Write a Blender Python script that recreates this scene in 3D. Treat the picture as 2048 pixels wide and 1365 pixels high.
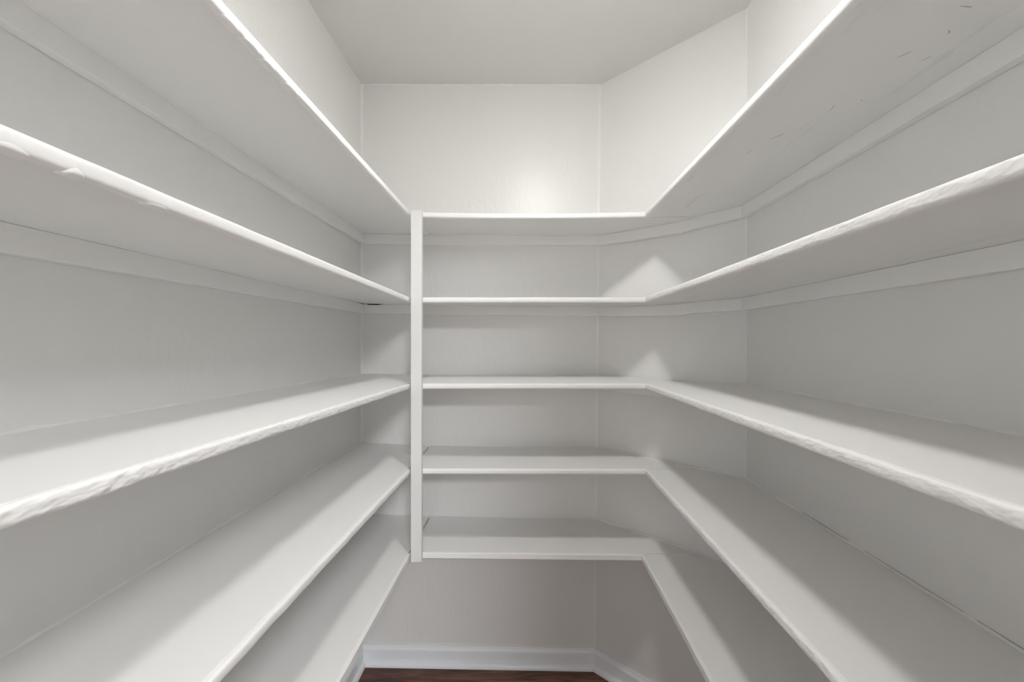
import bpy, bmesh, math, random
from mathutils import Vector
random.seed(7)
for o in list(bpy.data.objects):
    bpy.data.objects.remove(o, do_unlink=True)
scn = bpy.context.scene
col = scn.collection

# ------------------------------------------------------------------ camera
F_PX, VPX, VPY = 770.0, 1053.5, 688.0        # focal length and vanishing point in a 2048x1365 frame
CAM_Z = 1.332
cam = bpy.data.cameras.new('camera')
cam.sensor_fit = 'HORIZONTAL'; cam.sensor_width = 36.0
cam.lens = 36.0 * F_PX / 2048.0
cam.shift_x = (1024.0 - VPX) / 2048.0
cam.shift_y = (VPY - 682.5) / 2048.0
cam.clip_start = 0.01
cam_o = bpy.data.objects.new('camera', cam); col.objects.link(cam_o)
cam_o.location = (0, 0, CAM_Z); cam_o.rotation_euler = (math.pi / 2, 0, 0)
scn.camera = cam_o

# ------------------------------------------------------------------ world, large lights, exposure
world = bpy.data.worlds.new('world'); scn.world = world
world.use_nodes = True
bg = world.node_tree.nodes['Background']
bg.inputs[0].default_value = (1.0, 0.99, 0.97, 1); bg.inputs[1].default_value = 1.6
scn.cycles.diffuse_bounces = 5
scn.cycles.use_light_tree = False              # two lamps only: plain sampling is quicker
LAMP_POS = (0.058, 0.73, CAM_Z + 0.945)
LAMP_EMIT = 123.0
HALL_EMIT = 112.0                             # added fill lamp on the hall ceiling, built with the hall
vs = scn.view_settings
vs.view_transform = 'Standard'; vs.look = 'None'; vs.gamma = 1.0; vs.exposure = 0.11
vs.use_curve_mapping = False

# ------------------------------------------------------------------ materials
def new_mat(name):
    m = bpy.data.materials.new(name); m.use_nodes = True
    nt = m.node_tree; return m, nt, nt.nodes['Principled BSDF']

def paint(name, colr, rough, bump_scale, bump_d, stretch=(1, 1, 1), streak=None, spec=0.5):
    """hand brushed paint: brush relief, optional faint dark rub marks"""
    m, nt, b = new_mat(name); N, L = nt.nodes, nt.links
    tc = N.new('ShaderNodeTexCoord')
    if bump_d:
        mp = N.new('ShaderNodeMapping'); mp.inputs['Scale'].default_value = stretch
        L.new(tc.outputs['Object'], mp.inputs[0])
        n2 = N.new('ShaderNodeTexNoise'); n2.inputs['Scale'].default_value = bump_scale
        n2.inputs['Detail'].default_value = 1
        L.new(mp.outputs[0], n2.inputs['Vector'])
        bp = N.new('ShaderNodeBump'); bp.inputs['Strength'].default_value = 1.0; bp.inputs['Distance'].default_value = bump_d
        L.new(n2.outputs['Fac'], bp.inputs['Height'])
        L.new(bp.outputs[0], b.inputs['Normal'])
    if streak:
        mp2 = N.new('ShaderNodeMapping'); mp2.inputs['Scale'].default_value = streak
        L.new(tc.outputs['Object'], mp2.inputs[0])
        n3 = N.new('ShaderNodeTexNoise'); n3.inputs['Scale'].default_value = 1.0; n3.inputs['Detail'].default_value = 4
        n3.inputs['Roughness'].default_value = 0.65
        L.new(mp2.outputs[0], n3.inputs['Vector'])
        cr = N.new('ShaderNodeValToRGB'); e = cr.color_ramp.elements
        e[0].position = 0.62; e[0].color = (*colr, 1)
        e[1].position = 0.85; e[1].color = (*[c * 0.80 for c in colr], 1)
        L.new(n3.outputs['Fac'], cr.inputs[0]); L.new(cr.outputs[0], b.inputs['Base Color'])
    else:
        b.inputs['Base Color'].default_value = (*colr, 1)
    b.inputs['Roughness'].default_value = rough
    b.inputs['Specular IOR Level'].default_value = spec
    return m

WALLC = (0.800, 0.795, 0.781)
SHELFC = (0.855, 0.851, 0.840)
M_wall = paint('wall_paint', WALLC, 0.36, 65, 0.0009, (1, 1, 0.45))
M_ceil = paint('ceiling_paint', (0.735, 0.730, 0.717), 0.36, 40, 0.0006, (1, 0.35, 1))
M_shelf = paint('shelf_paint', SHELFC, 0.45, 0, 0)
M_shelf_worn = paint('shelf_paint_rubbed', SHELFC, 0.45, 0, 0, streak=(20, 4.5, 8))
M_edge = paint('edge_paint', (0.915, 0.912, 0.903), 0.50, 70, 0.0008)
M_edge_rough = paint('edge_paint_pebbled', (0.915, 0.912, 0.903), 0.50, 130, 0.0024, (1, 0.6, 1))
M_cleat = paint('cleat_paint', (0.880, 0.876, 0.864), 0.42, 0, 0)
M_post = paint('post_paint', (0.80, 0.796, 0.786), 0.40, 40, 0.0003, (1, 1, 0.2))
M_caulk = paint('caulk', (0.850, 0.842, 0.828), 0.40, 0, 0)
M_base = paint('baseboard_paint', (0.85, 0.875, 0.90), 0.33, 40, 0.0003)
M_hall = paint('hall_paint', (0.80, 0.79, 0.77), 0.6, 0, 0)

def plain(name, colr, rough=0.5, emit=None, strength=0.0):
    m, nt, b = new_mat(name)
    n = nt.nodes.new('ShaderNodeTexNoise'); n.inputs['Scale'].default_value = 30
    mix = nt.nodes.new('ShaderNodeMix'); mix.data_type = 'RGBA'
    mix.inputs[6].default_value = (*[c * 0.96 for c in colr], 1); mix.inputs[7].default_value = (*colr, 1)
    nt.links.new(n.outputs['Fac'], mix.inputs[0]); nt.links.new(mix.outputs[2], b.inputs['Base Color'])
    b.inputs['Roughness'].default_value = rough
    if emit:                                    # constant glow, no texture: cheap to sample
        nt.links.remove(b.inputs['Base Color'].links[0]); b.inputs['Base Color'].default_value = (*colr, 1); nt.nodes.remove(mix); nt.nodes.remove(n)
        b.inputs['Emission Color'].default_value = (*emit, 1); b.inputs['Emission Strength'].default_value = strength
    return m
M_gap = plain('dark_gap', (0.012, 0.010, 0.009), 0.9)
M_scuff = plain('scuff', (0.50, 0.48, 0.46), 0.7)
M_porc = plain('porcelain', (0.82, 0.81, 0.78), 0.25)
M_globe = plain('opal_glass', (0.9, 0.9, 0.88), 0.3, (1.0, 0.987, 0.955), LAMP_EMIT)

M_panel = plain('lit_lens', (0.9, 0.9, 0.9), 0.4, (0.95, 0.975, 1.0), HALL_EMIT)

def wood():
    m, nt, b = new_mat('dark_wood'); N, L = nt.nodes, nt.links
    tc = N.new('ShaderNodeTexCoord'); oi = N.new('ShaderNodeObjectInfo')
    add = N.new('ShaderNodeVectorMath'); add.operation = 'ADD'
    comb = N.new('ShaderNodeCombineXYZ')
    mul = N.new('ShaderNodeMath'); mul.operation = 'MULTIPLY'; mul.inputs[1].default_value = 17.0
    L.new(oi.outputs['Random'], mul.inputs[0]); L.new(mul.outputs[0], comb.inputs[1]); L.new(mul.outputs[0], comb.inputs[0])
    L.new(tc.outputs['Object'], add.inputs[0]); L.new(comb.outputs[0], add.inputs[1])
    mp = N.new('ShaderNodeMapping'); mp.inputs['Scale'].default_value = (2.2, 26, 10)
    L.new(add.outputs[0], mp.inputs[0])
    n = N.new('ShaderNodeTexNoise'); n.inputs['Scale'].default_value = 1.6; n.inputs['Detail'].default_value = 7
    n.inputs['Distortion'].default_value = 1.4; n.inputs['Roughness'].default_value = 0.62
    L.new(mp.outputs[0], n.inputs['Vector'])
    cr = N.new('ShaderNodeValToRGB'); e = cr.color_ramp.elements
    e[0].position = 0.30; e[0].color = (0.018, 0.006, 0.005, 1)
    e[1].position = 0.72; e[1].color = (0.260, 0.125, 0.080, 1)
    k = e.new(0.5); k.color = (0.120, 0.046, 0.030, 1)
    L.new(n.outputs['Fac'], cr.inputs[0]); L.new(cr.outputs[0], b.inputs['Base Color'])
    b.inputs['Roughness'].default_value = 0.38
    bp = N.new('ShaderNodeBump'); bp.inputs['Distance'].default_value = 0.0006
    L.new(n.outputs['Fac'], bp.inputs['Height']); L.new(bp.outputs[0], b.inputs['Normal'])
    return m
M_wood = wood()

# ------------------------------------------------------------------ mesh helpers
def link(name, verts, faces, mat, parent=None, smooth=False, origin=None, bevel=0.0, autosm=None):
    """one mesh object; vertices in world space, origin moved to `origin` (default: base centre)"""
    bm = bmesh.new()
    vs_ = [bm.verts.new(v) for v in verts]
    for f in faces:
        try: bm.faces.new([vs_[i] for i in f])
        except ValueError: pass
    bmesh.ops.recalc_face_normals(bm, faces=bm.faces)
    if bevel:
        bm.normal_update()
        ed = [e for e in bm.edges if len(e.link_faces) == 2 and e.calc_face_angle(0) > 0.6]
        bmesh.ops.bevel(bm, geom=ed, offset=bevel, segments=2, affect='EDGES', profile=0.5, clamp_overlap=True)
    me = bpy.data.meshes.new(name)
    bm.to_mesh(me); bm.free()
    me.materials.append(mat)
    if smooth or autosm:
        for p in me.polygons: p.use_smooth = True
        if autosm: me.set_sharp_from_angle(angle=autosm)
    o = bpy.data.objects.new(name, me); col.objects.link(o)
    if origin is None and parent is None:
        xs = [v.co.x for v in me.vertices]; ys = [v.co.y for v in me.vertices]; zs = [v.co.z for v in me.vertices]
        origin = ((min(xs) + max(xs)) / 2, (min(ys) + max(ys)) / 2, min(zs))
    elif origin is None:
        origin = wloc(parent)
    ov = Vector(origin)
    for v in me.vertices: v.co -= ov
    if parent:
        o.parent = parent; o.location = ov - wloc(parent)
    else:
        o.location = ov
    return o

def wloc(o):
    v = Vector((0, 0, 0))
    while o: v = v + Vector(o.location); o = o.parent
    return v

def empty(name, loc):
    o = bpy.data.objects.new(name, None); col.objects.link(o); o.location = loc; o.empty_display_size = 0.05
    return o

def tag(o, label, cat, group=None):
    o['label'] = label; o['category'] = cat
    if group: o['group'] = group
    return o

def struct(o, label, cat='wall'):
    o['kind'] = 'structure'; o['label'] = label; o['category'] = cat
    return o

def hexa(a, b):
    """prism between two closed loops of the same length"""
    n = len(a); V = list(a) + list(b)
    Fc = [tuple(range(n))[::-1], tuple(range(n, 2 * n))]
    for i in range(n):
        j = (i + 1) % n; Fc.append((i, j, n + j, n + i))
    return V, Fc

def boxv(x0, x1, y0, y1, z0, z1):
    return hexa([(x0, y0, z0), (x1, y0, z0), (x1, y1, z0), (x0, y1, z0)],
                [(x0, y0, z1), (x1, y0, z1), (x1, y1, z1), (x0, y1, z1)])

def sweep(loops, closed=True):
    """skin successive section loops"""
    n = len(loops[0]); V = [p for l in loops for p in l]; Fc = []
    for k in range(len(loops) - 1):
        for i in range(n if closed else n - 1):
            j = (i + 1) % n
            Fc.append((k * n + i, k * n + j, (k + 1) * n + j, (k + 1) * n + i))
    if closed:
        Fc.append(tuple(range(n))[::-1]); Fc.append(tuple((len(loops) - 1) * n + i for i in range(n)))
    return V, Fc

def lathe(prof, c, n=40):
    loops = []
    for r, z in prof:
        loops.append([(c[0] + r * math.cos(2 * math.pi * i / n), c[1] + r * math.sin(2 * math.pi * i / n), z) for i in range(n)])
    return sweep(loops)

def lerp(a, b, t): return a + (b - a) * t

# ------------------------------------------------------------------ plan of the pantry (metres, camera at x = y = 0)
H = CAM_Z + 1.085                              # ceiling height
XL, YB, YN = -0.691, 1.61, -0.15               # left wall, back wall, inside of the doorway wall
def BR(z):                                     # corner back wall / angled wall (out of plumb, as in the photo)
    t = z / H; return (lerp(0.280, 0.307, t), lerp(1.588, 1.612, t))
def CR(z):                                     # corner angled wall / right wall
    t = z / H; return (lerp(0.699, 0.711, t), lerp(1.230, 1.243, t))
def path(z):                                   # wall line in plan at height z, near left -> near right
    b, c = BR(z), CR(z)
    return [(XL, YN), (XL, YB), b, c, (c[0], YN)]
def offset_path(P, d):
    """inward mitred offset of the open wall path by d"""
    out = []
    def nrm(a, b):
        dx, dy = b[0] - a[0], b[1] - a[1]; l = math.hypot(dx, dy); return (dy / l, -dx / l)
    n = [nrm(P[i], P[i + 1]) for i in range(len(P) - 1)]
    for i, p in enumerate(P):
        if i == 0: m = n[0]; k = 1
        elif i == len(P) - 1: m = n[-1]; k = 1
        else:
            m = (n[i - 1][0] + n[i][0], n[i - 1][1] + n[i][1]); k = 2 / (m[0] ** 2 + m[1] ** 2)
        out.append((p[0] + m[0] * k * d, p[1] + m[1] * k * d))
    return out

# ------------------------------------------------------------------ room shell
def wall_seg(name, i, label):
    lo, hi = path(0.0), path(H)
    lo2, hi2 = offset_path(lo, -0.10), offset_path(hi, -0.10)
    a = [(*lo[i], 0), (*lo[i + 1], 0), (*hi[i + 1], H), (*hi[i], H)]
    b = [(*lo2[i], 0), (*lo2[i + 1], 0), (*hi2[i + 1], H), (*hi2[i], H)]
    V, Fc = hexa(a, b)
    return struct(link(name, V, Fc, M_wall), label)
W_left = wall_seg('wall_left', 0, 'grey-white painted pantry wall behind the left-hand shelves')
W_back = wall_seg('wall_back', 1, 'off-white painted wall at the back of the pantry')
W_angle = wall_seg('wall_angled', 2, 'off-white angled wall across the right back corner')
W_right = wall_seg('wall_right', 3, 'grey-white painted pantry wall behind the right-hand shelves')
V, Fc = boxv(-0.80, 0.82, -0.26, 1.72, H, H + 0.10)
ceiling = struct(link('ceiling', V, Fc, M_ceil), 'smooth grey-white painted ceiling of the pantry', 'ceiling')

# doorway wall behind the camera: two piers and a header around the opening
DX0, DX1, DH = -0.385, 0.300, 2.05
V1, F1 = boxv(-0.80, DX0, YN - 0.11, YN, 0, H)
V2, F2 = boxv(DX1, 0.82, YN - 0.11, YN, 0, H)
V3, F3 = boxv(DX0, DX1, YN - 0.11, YN, DH, H)
Vw = V1 + V2 + V3
Fw = F1 + [tuple(i + 8 for i in f) for f in F2] + [tuple(i + 16 for i in f) for f in F3]
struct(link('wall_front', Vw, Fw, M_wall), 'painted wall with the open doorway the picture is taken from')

# floor: sub-floor slab with real planks lying on it
V, Fc = boxv(-0.80, 0.82, -0.26, 1.72, -0.10, -0.014)
floor = struct(link('floor', V, Fc, M_gap, origin=(0, 0, 0)), 'dark reddish-brown wood plank floor', 'floor')
PW = 0.127; row = 0; y = 1.716
while y > -0.26:
    y0 = max(y - PW, -0.26)
    cut = [-0.80, 0.55 if row < 3 else random.uniform(0.30, 0.70) if row % 2 == 0 else random.uniform(-0.6, -0.2), 0.82]
    for a, b in zip(cut[:-1], cut[1:]):
        V, Fc = boxv(a + 0.0006, b - 0.0006, y0 + 0.0006, y - 0.0006, -0.014, 0.0)
        link('plank', V, Fc, M_wood, floor, origin=((a + b) / 2, (y + y0) / 2, 0), bevel=0.0012)
    y -= PW; row += 1

# open hall behind the camera: daylight from all round and an added fill lamp, itself unseen, enter by the doorway
HX0, HX1, HY0, HY1 = -1.6, 2.0, -2.9, YN - 0.11
def hall(name, b, lab, cat, mat=M_hall):
    V, Fc = boxv(*b); return struct(link(name, V, Fc, mat), lab, cat)
hall('ceiling_hall', (HX0 - 0.1, HX1 + 0.1, HY0 - 0.1, HY1, H, H + 0.1), 'pale hall ceiling', 'ceiling')
hall('floor_hall', (HX0 - 0.1, HX1 + 0.1, HY0 - 0.1, HY1, -0.10, 0.0), 'dark wood floor of the hall', 'floor', M_wood)
HLX, HLY = 0.74, -2.0
hl = tag(empty('hall_fill_lamp', (HLX, HLY, H)), 'unseen wide round fill lamp added to the hall ceiling behind the doorway', 'lamp')
V, Fc = lathe([(0.02, H - 0.0005), (0.335, H - 0.0005), (0.335, H - 0.030), (0.325, H - 0.034), (0.322, H - 0.030), (0.322, H - 0.010), (0.02, H - 0.010)], (HLX, HLY))
link('lamp_ring', V, Fc, M_porc, hl)
V, Fc = lathe([(0.318, H - 0.012), (0.318, H - 0.024), (0.0005, H - 0.028)], (HLX, HLY), 16)
link('lamp_lens', V, Fc, M_panel, hl)

# ------------------------------------------------------------------ shelves
TH = 0.0185                                    # board thickness
NS = 0.009                                     # how far the rounded nosing stands out
XE_L, XE_R, YE = -0.3978, 0.4047, 1.3175       # front lines of the three runs
# heights of the board tops above the camera, read at: left run front far/near, left wall near/far,
# joint at back wall, back run front left/right, sag, back-right corner, right run front far/near, right wall far/near
S = [
 dict(lf=.4525, ln=.4500, wn=.474, wf=.474, jb=.470, bl=.4525, br=.4525, sag=-.0055, bb=.467, rf=.4525, rn=.4423, qf=.462, qn=.460),
 dict(lf=.1590, ln=.1680, wn=.1765, wf=.1845, jb=.180, bl=.1590, br=.1590, sag=0, bb=.174, rf=.1590, rn=.1570, qf=.166, qn=.163),
 dict(lf=-.1370, ln=-.1242, wn=-.120, wf=-.1255, jb=-.128, bl=-.1370, br=-.1370, sag=0, bb=-.1275, rf=-.1370, rn=-.1355, qf=-.1290, qn=-.132),
 dict(lf=-.4286, ln=-.4225, wn=-.4125, wf=-.412, jb=-.4245, bl=-.4286, br=-.4310, sag=0, bb=-.4297, rf=-.4310, rn=-.4360, qf=-.4330, qn=-.4374),
 dict(lf=-.7170, ln=-.7190, wn=-.7100, wf=-.710, jb=-.717, bl=-.7155, br=-.7240, sag=0, bb=-.7277, rf=-.7240, rn=-.7254, qf=-.7270, qn=-.7270),
]
ORD = ['topmost', 'second-highest', 'middle', 'second-lowest', 'lowest']
EXTRA = {
 'left': ['glossy paint runs along its rounded edge', 'open joint at its back corner, its shade a dark sliver',
          'lumpy paint on the rounded edge', 'soft shadow line across its top', 'thin square edge over the left baseboard'],
 'back': ['slightly sagging rounded edge', 'level rounded edge', 'narrow strip of its top visible', 'half-shaded top surface',
          'flat square edge above the bare wall'],
 'right': ['scratched grey underside', 'pebbled paint on its rounded edge', 'pebbled rounded edge and a shadow along the wall',
           'dark crack along the wall joint', 'thin chipped edge, nearest the floor'],
}

def left_z(s, x, y):
    if y <= YE: zf = lerp(s['ln'], s['lf'], (y - 0.29) / (YE - 0.29))
    else: zf = lerp(s['lf'], s['jb'], (y - YE) / (YB - YE))
    zw = lerp(s['wn'], s['wf'], (y - 0.5) / (YB - 0.5))
    return CAM_Z + lerp(zf, zw, (x - XE_L) / (XL - XE_L))
def back_z(s, x, y):
    u = (x - XE_L) / (XE_R - XE_L)
    zf = lerp(s['bl'], s['br'], u) + s['sag'] * 4 * u * (1 - u) * (1 if 0 <= u <= 1 else 0)
    if u > 1: zf = s['br']
    zb = lerp(s['jb'], s['bb'], min(1, (x - XE_L) / (0.29 - XE_L)))
    if x > 0.29: zb = lerp(s['bb'], s['br'], min(1, (x - 0.29) / 0.32))
    return CAM_Z + lerp(zf, zb, (y - YE) / (YB - YE))
def right_z(s, x, y):
    zf = lerp(s['rn'], s['rf'], (y - 0.313) / (YE - 0.313))
    zw = lerp(s['qn'], s['qf'], (y - 0.45) / (1.24 - 0.45))
    if y > 1.24: zw = s['qf']
    return CAM_Z + lerp(zf, zw, (x - XE_R) / (0.705 - XE_R))

def board(stations, zfun, s, m=5):
    """stations: list of (front point, wall point) in plan; returns a slab following zfun"""
    top, bot = [], []
    for a, b in stations:
        for k in range(m):
            t = k / (m - 1); x, y = lerp(a[0], b[0], t), lerp(a[1], b[1], t); z = zfun(s, x, y)
            top.append((x, y, z)); bot.append((x, y, z - TH))
    n = len(stations); V = top + bot; o = n * m; Fc = []
    for i in range(n - 1):
        for k in range(m - 1):
            q = (i * m + k, i * m + k + 1, (i + 1) * m + k + 1, (i + 1) * m + k)
            Fc.append(q); Fc.append(tuple(o + j for j in q[::-1]))
        for k in (0, m - 1):
            a, b = i * m + k, (i + 1) * m + k; Fc.append((a, b, o + b, o + a))
    for i in (0, n - 1):
        for k in range(m - 1):
            a, b = i * m + k, i * m + k + 1; Fc.append((a, b, o + b, o + a))
    return V, Fc

def section(square):
    """closed nosing section as (inset from front line, height fraction 0..1 of board thickness)"""
    if square:
        return [(NS, 1), (0.0012, 1), (0, 0.94), (0, 0.06), (0.0012, 0), (NS, 0)]
    pts = []
    for k in range(15):
        a = math.pi * k / 14
        c, s_ = math.cos(a), math.sin(a)
        pts.append((NS * (1 - abs(s_) ** 0.5), 0.5 + 0.5 * math.copysign(abs(c) ** 0.55, c)))
    return pts

def nosing(run, s, square, wob, rnd):
    sec = section(square); loops = []
    n = 60
    for i in range(n + 1):
        t = i / n; L = []
        w1, w2, w3 = rnd.gauss(0, wob), rnd.gauss(0, wob), rnd.gauss(0, wob)
        if i in (0, n): w1 = w2 = w3 = 0
        for (d, h) in sec:
            if run == 'left':
                x = XE_L - d; y = lerp(YN + 0.001, YE, t); z = left_z(s, XE_L, y); x -= w1 * (1 - d / NS)
            elif run == 'back':
                x = lerp(XE_L + 0.0008, XE_R + d, t); y = YE + d; z = back_z(s, min(x, XE_R), YE); y += w1 * (1 - d / NS)
            else:
                x = XE_R + d; y = lerp(YN + 0.001, YE + d, t); z = right_z(s, XE_R, min(y, YE)); x += w1 * (1 - d / NS)
            L.append((x, y, z - TH + h * TH + (w2 * h + w3 * (1 - h)) * 0.8 - (0.0004 if square else 0)))
        loops.append(L)
    return sweep(loops)

def bead(pts, r, rnd, nrm2, wob=0.35):
    """thin uneven bead along a joint: triangular section pressed into the corner (nrm2 = two directions)"""
    a, b = Vector(nrm2[0]), Vector(nrm2[1]); loops = []
    for p in pts:
        ra = r * max(0.25, rnd.gauss(1, wob)); rb = r * max(0.25, rnd.gauss(1, wob)); p = Vector(p) 
        loops.append([tuple(p - (a + b) * 0.0002), tuple(p + a * ra), tuple(p + (a * ra + b * rb) * 0.42), tuple(p + b * rb)])
    return sweep(loops)

def paint_run(run, s, yc, half, rise, rnd):
    """thick half-moon of dried paint hanging on the lower half of a left-hand nosing"""
    NA, NB = 17, 9; V = []
    for i in range(NA):
        u = -1 + 2 * i / (NA - 1); y = yc + u * half * 1.12
        zt = left_z(s, XE_L, y)
        for k in range(NB):
            a = math.pi * (0.42 + 0.62 * k / (NB - 1))          # around the section, from just above the middle to underneath
            ax, az = abs(math.sin(a)) ** 0.5, math.cos(a)
            top = 0.42 + 0.62 * (1 - rise) * 1.0
            v = (k / (NB - 1)); lim = 1 - rise * math.sqrt(max(0, 1 - u * u))
            inside = (v - lim) * 4.5
            off = max(-0.0009, min(0.0013, inside * 0.0014)) if abs(u) < 1 else -0.0009
            rx = NS + off; rz = TH / 2 + off
            x = XE_L - NS + rx * ax * (1 if a <= math.pi else -0.6)
            z = zt - TH / 2 + rz * math.copysign(abs(az) ** 0.55, az)
            V.append((x, y, z))
    Fc = [(i * NB + k, i * NB + k + 1, (i + 1) * NB + k + 1, (i + 1) * NB + k) for i in range(NA - 1) for k in range(NB - 1)]
    return V, Fc

def cleat_geo(i, s, zfun, z_h=0.039, t=0.019, notch=None):
    """batten screwed to wall segment i under the shelf"""
    zr = CAM_Z + s['lf']; P = path(zr); Q = offset_path(P, t); G = offset_path(P, 0.0006)
    loops = []; n = 8
    for k in range(n + 1):
        u = k / n
        if i == 0: u = lerp(0.001, 1, u)
        if i == 3: u = lerp(0, 0.999, u)
        w = (lerp(G[i][0], G[i + 1][0], u), lerp(G[i][1], G[i + 1][1], u))
        f = (lerp(Q[i][0], Q[i + 1][0], u), lerp(Q[i][1], Q[i + 1][1], u))
        zt = zfun(s, *lerp2(w, f, 0.5)) - TH - 0.0004
        loops.append([(*w, zt), (*f, zt), (*f, zt - z_h), (*w, zt - z_h)])
    return sweep(loops)
def lerp2(a, b, t): return (lerp(a[0], b[0], t), lerp(a[1], b[1], t))

for k, s in enumerate(S):
    rnd = random.Random(40 + k); sq = (k == 4)
    XE_R = 0.3935 if sq else 0.4047                 # the lowest right board is a little deeper
    zr = CAM_Z + s['lf']; P = path(zr); G = offset_path(P, 0.0006)
    br, cr = G[2], G[3]
    def chamfer_x(y): return lerp(br[0], cr[0], (y - br[1]) / (cr[1] - br[1]))
    def chamfer_y(x): return lerp(br[1], cr[1], (x - br[0]) / (cr[0] - br[0]))
    # ---- left run: full length, back end against the back wall
    root = empty('wall_shelf', (-0.545, 0.73, CAM_Z + s['lf'] - TH - 0.04))
    tag(root, f'{ORD[k]} white shelf along the left wall, {EXTRA["left"][k]}', 'shelf', 'shelves along the left wall')
    st = [((XE_L - NS, y), (XL + 0.0006, y)) for y in [lerp(YN + 0.001, YB - 0.0006, i / 18) for i in range(19)]]
    V, Fc = board(st, left_z, s); link('board', V, Fc, M_shelf, root, bevel=0.0008)
    V, Fc = nosing('left', s, sq, [0.00012, 0.00015, 0.0005, 0.0004, 0.0002][k], rnd)
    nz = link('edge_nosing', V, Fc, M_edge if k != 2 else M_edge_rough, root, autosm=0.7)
    if k < 2:                                       # dried paint runs, spacing read off the photograph
        for yc, half, rise in ([(0.520, .016, .80), (0.560, .017, .85), (0.597, .014, .75), (0.655, .018, .8), (0.98, .02, .6)] if k == 0 else
                               [(0.297, .014, .80), (0.341, .008, .75), (0.418, .013, .6)]):
            V, Fc = paint_run('left', s, yc, half, rise, rnd)
            link('paint_run', V, Fc, M_edge, nz, autosm=1.0)
    V, Fc = cleat_geo(0, s, left_z); link('cleat', V, Fc, M_cleat, root, bevel=0.0012)
    pts = [(XL, y, left_z(s, XL, y)) for y in [lerp(YN + 0.01, YB - 0.004, i / 90) for i in range(91)]]
    V, Fc = bead(pts, 0.0030, rnd, ((1, 0, 0), (0, 0, 1))); link('caulk_bead', V, Fc, M_caulk, root, autosm=0.9)
    if k == 1:                                      # shade in the gap under the board, modelled as solid near-black slivers
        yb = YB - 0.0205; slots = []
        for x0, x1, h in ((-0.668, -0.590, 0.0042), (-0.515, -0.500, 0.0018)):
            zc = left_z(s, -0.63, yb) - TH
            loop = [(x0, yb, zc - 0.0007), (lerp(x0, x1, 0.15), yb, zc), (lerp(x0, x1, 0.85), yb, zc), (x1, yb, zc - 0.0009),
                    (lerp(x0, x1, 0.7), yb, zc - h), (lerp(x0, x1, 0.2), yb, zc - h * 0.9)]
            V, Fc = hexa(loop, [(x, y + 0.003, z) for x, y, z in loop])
            link('joint_shade', V, Fc, M_gap, root)
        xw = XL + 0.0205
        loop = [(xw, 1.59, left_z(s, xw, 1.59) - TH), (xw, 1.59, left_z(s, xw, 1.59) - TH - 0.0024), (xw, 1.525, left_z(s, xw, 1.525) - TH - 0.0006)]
        V, Fc = hexa(loop, [(x - 0.003, y, z) for x, y, z in loop]); link('joint_shade', V, Fc, M_gap, root)
    # ---- back run: butts the left board, right end cut to the angled wall
    root = empty('wall_shelf', (0.05, 1.46, CAM_Z + s['bl'] - TH - 0.04))
    tag(root, f'{ORD[k]} white shelf across the back wall, {EXTRA["back"][k]}', 'shelf', 'shelves across the back wall')
    yf = YE + NS; xs = [lerp(XE_L + 0.0008, br[0], i / 14) for i in range(15)]
    st = [((x, yf), (x, YB - 0.0006 + (br[1] - YB + 0.0006) * (x - XL) / (br[0] - XL))) for x in xs]
    xe = chamfer_x(yf + 0.002)
    st += [((x, yf), (x, chamfer_y(x))) for x in [lerp(br[0], xe, i / 6) for i in range(1, 7)]]
    V, Fc = board(st, back_z, s); link('board', V, Fc, M_shelf, root, bevel=0.0008)
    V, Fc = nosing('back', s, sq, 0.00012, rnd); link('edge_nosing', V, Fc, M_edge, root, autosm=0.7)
    V, Fc = cleat_geo(1, s, lambda q, x, y: back_z(q, x, y) if x > XE_L else left_z(q, x, y)); link('cleat', V, Fc, M_cleat, root, bevel=0.0012)
    def cz(q, x, y): return back_z(q, x, y) if y > YE + NS else right_z(q, x, y)
    V, Fc = cleat_geo(2, s, cz); link('cleat', V, Fc, M_cleat, root, bevel=0.0012)
    pts = []
    for i in range(51):
        x = lerp(XL + 0.004, br[0], i / 50); yy = lerp(YB, BR(zr)[1], (x - XL) / (br[0] - XL))
        pts.append((x, yy, back_z(s, x, yy) if x > XE_L else left_z(s, x, yy)))
    V, Fc = bead(pts, 0.0028, rnd, ((0, -1, 0), (0, 0, 1))); link('caulk_bead', V, Fc, M_caulk, root, autosm=0.9)
    B0, C0 = BR(zr), CR(zr); pts = []
    dn = Vector((C0[0] - B0[0], C0[1] - B0[1], 0)).normalized(); nn = (dn.y, -dn.x, 0)
    for i in range(41):
        x, yy = lerp(B0[0], C0[0], i / 40), lerp(B0[1], C0[1], i / 40); pts.append((x, yy, cz(s, x, yy)))
    V, Fc = bead(pts, 0.0034, rnd, (nn, (0, 0, 1))); link('caulk_bead', V, Fc, M_caulk, root, autosm=0.9)
    # ---- right run: butts the back board
    root = empty('wall_shelf', (0.555, 0.6, CAM_Z + s['rf'] - TH - 0.04))
    tag(root, f'{ORD[k]} white shelf along the right wall, {EXTRA["right"][k]}', 'shelf', 'shelves along the right wall')
    ye = YE + NS - 0.0008
    ys = [lerp(YN + 0.001, cr[1], i / 14) for i in range(15)] + [lerp(cr[1], ye, i / 4) for i in range(1, 5)]
    st = [((XE_R + NS, y), (cr[0] if y <= cr[1] else chamfer_x(y), y)) for y in ys]
    V, Fc = board(st, right_z, s); link('board', V, Fc, M_shelf_worn if k < 2 else M_shelf, root, bevel=0.0008)
    V, Fc = nosing('right', s, sq, [0.00015, 0.0002, 0.0003, 0.0003, 0.0003][k], rnd)
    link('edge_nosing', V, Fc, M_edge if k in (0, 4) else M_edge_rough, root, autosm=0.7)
    V, Fc = cleat_geo(3, s, right_z); link('cleat', V, Fc, M_cleat, root, bevel=0.0012)
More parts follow.
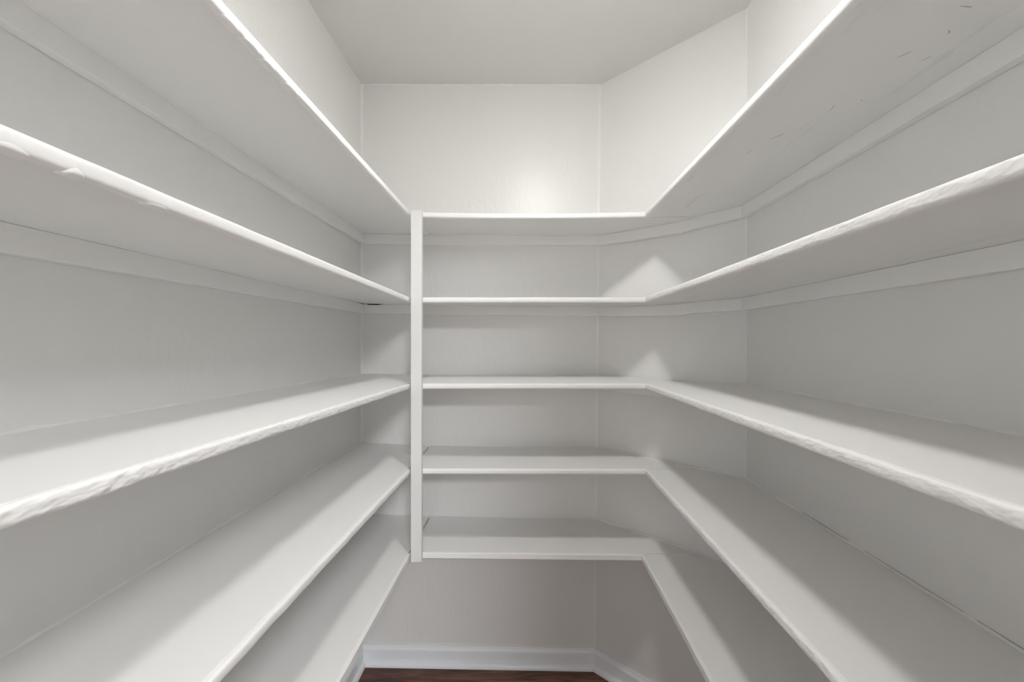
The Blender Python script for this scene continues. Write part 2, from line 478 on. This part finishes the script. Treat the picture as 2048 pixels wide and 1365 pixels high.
    pts = [(cr[0] + 0.0006, y, right_z(s, cr[0], y)) for y in [lerp(YN + 0.01, cr[1], i / 80) for i in range(81)]]
    V, Fc = bead(pts, 0.0032, rnd, ((-1, 0, 0), (0, 0, 1))); link('caulk_bead', V, Fc, M_caulk, root, autosm=0.9)
    if k == 0:                                      # scratches on the underside
        for (x0, y0, x1, y1, w) in ((.515, .815, .532, .795, .0006), (.503, .885, .500, .857, .0005), (.572, .572, .560, .585, .0008),
                                    (.606, .596, .615, .585, .0006), (.585, .534, .592, .541, .0008), (.556, .494, .575, .497, .0006),
                                    (.560, .700, .566, .722, .0005), (.600, .690, .601, .693, .0009)):
            lp = []
            for i in range(7):
                t = i / 6; x = lerp(x0, x1, t) + .0015 * math.sin(3 * t); y = lerp(y0, y1, t)
                z = right_z(s, x, y) - TH; h = w * (0.2 + math.sin(math.pi * t))
                nx, ny = (y1 - y0), -(x1 - x0); l = math.hypot(nx, ny); nx, ny = nx / l * h, ny / l * h
                lp.append([(x - nx, y - ny, z + .0002), (x - nx, y - ny, z - .0003), (x + nx, y + ny, z - .0003), (x + nx, y + ny, z + .0002)])
            V, Fc = sweep(lp); link('scratch_mark', V, Fc, M_scuff, root)
    if k == 3:                                      # caulk has opened into a thin dark crack
        for a, b in ((0.48, 0.60), (0.62, 0.80), (0.84, 0.98)):
            lp = []
            for i in range(9):
                y = lerp(a, b, i / 8); z = right_z(s, cr[0], y) + 0.0046 + rnd.uniform(-.0004, .0004)
                h = 0.00035 * math.sin(math.pi * (i + 0.3) / 8.6) + 0.0001
                lp.append([(cr[0] - 0.0012, y, z - h), (cr[0] - 0.0012, y, z + h), (cr[0] + 0.0002, y, z + h), (cr[0] + 0.0002, y, z - h)])
            V, Fc = sweep(lp); link('wall_crack', V, Fc, M_scuff, root)

# ------------------------------------------------------------------ post that carries the inner corner
V, Fc = boxv(-0.3915, -0.3550, 1.2985, YE - 0.0004, CAM_Z - 0.738, CAM_Z + 0.4505)
tag(link('corner_post', V, Fc, M_post, bevel=0.0015),
    'white square-edged upright post joining the left and back shelves', 'post')

# ------------------------------------------------------------------ baseboards with shoe moulding
PROF = [(0.0, 0.0), (0.0125, 0.0), (0.0125, 0.0605), (0.0115, 0.0615), (0.0115, 0.0635), (0.0090, 0.0650), (0.0066, 0.0680), (0.0058, 0.0715), (0.0058, 0.0750), (0.0045, 0.078), (0.0, 0.078)]
SHOE = [(0.0127, 0.0), (0.0270, 0.0), (0.0268, 0.0045), (0.0255, 0.0095), (0.0225, 0.0145), (0.0180, 0.0182), (0.0150, 0.0196), (0.0127, 0.0200)]
base_path = path(0.04)
def mould(name, i, prof, parent=None):
    ends = []
    for j in (i, i + 1):
        ends.append([(*offset_path(base_path, d + 0.0008)[j], z + 0.0006) for d, z in prof])
    if i == 0: ends[0] = [(p[0], YN + 0.001, p[2]) for p in ends[0]]
    if i == 3: ends[1] = [(p[0], YN + 0.001, p[2]) for p in ends[1]]
    V, Fc = sweep(ends)
    return link(name, V, Fc, M_base, parent, autosm=0.5)
for i, (nm, lab) in enumerate((('baseboard_left', 'white moulded baseboard along the left wall'),
                               ('baseboard_back', 'white moulded baseboard along the back wall'),
                               ('baseboard_angled', 'white moulded baseboard across the angled corner'),
                               ('baseboard_right', 'white moulded baseboard along the right wall'))):
    o = struct(mould(nm, i, PROF), lab, 'baseboard')
    mould('shoe_moulding', i, SHOE, o)

# ------------------------------------------------------------------ caulked wall corners
rnd = random.Random(5)
def corner_bead(wall, fn, dirs, r, z0=0.080, z1=H - 0.002, wob=0.2, n=120):
    pts = [(*fn(z), z) for z in [lerp(z0, z1, i / n) for i in range(n + 1)]]
    V, Fc = bead(pts, r, rnd, dirs, wob); link('caulk_bead', V, Fc, M_caulk, wall, autosm=0.9)
corner_bead(W_back, lambda z: (XL, YB), ((1, 0, 0), (0, -1, 0)), 0.0075)
corner_bead(W_angle, BR, ((-1, 0, 0), (0.68, -0.73, 0)), 0.0060)
corner_bead(W_angle, CR, ((-0.73, 0.68, 0), (0, -1, 0)), 0.0035)
# ceiling joints
pts = [(lerp(XL, BR(H)[0], i / 60), lerp(YB, BR(H)[1], i / 60), H) for i in range(61)]
V, Fc = bead(pts, 0.003, rnd, ((0, -1, 0), (0, 0, -1))); link('caulk_bead', V, Fc, M_caulk, W_back, autosm=0.9)
# scuff on the right wall between the middle and second-lowest shelf
lp = []
for i in range(11):
    t = i / 10; y = lerp(0.525, 0.490, t); z = CAM_Z - 0.287 - 0.020 * t - 0.004 * t * t
    h = 0.0010 * math.sin(math.pi * (0.1 + 0.8 * t)); xw = CR(z)[0]
    lp.append([(xw + .0002, y, z - h), (xw - .0006, y, z - h), (xw - .0006, y, z + h), (xw + .0002, y, z + h)])
V, Fc = sweep(lp); link('scuff_mark', V, Fc, M_scuff, W_right)

# ------------------------------------------------------------------ ceiling lamp (just above the frame)
lx, ly, lz = LAMP_POS; R = 0.072
lamp = tag(empty('ceiling_lamp', (lx, ly, H)), 'round white drum lamp with a shallow opal lens on the pantry ceiling', 'lamp')
V, Fc = lathe([(0.030, H - 0.0005), (R + 0.006, H - 0.0005), (R + 0.006, lz + 0.004), (R + 0.0045, lz + 0.003), (R + 0.003, lz + 0.004),
               (R + 0.003, lz + 0.012), (0.030, lz + 0.014)], (lx, ly))
link('lamp_drum', V, Fc, M_porc, lamp, autosm=0.6)
prof = [(max(0.0005, R * math.cos(math.pi / 2 * i / 12)), lz + 0.006 - 0.040 * math.sin(math.pi / 2 * i / 12)) for i in range(0, 13, 3)]
V, Fc = lathe(prof, (lx, ly), 28); link('lamp_lens', V, Fc, M_globe, lamp, smooth=True)
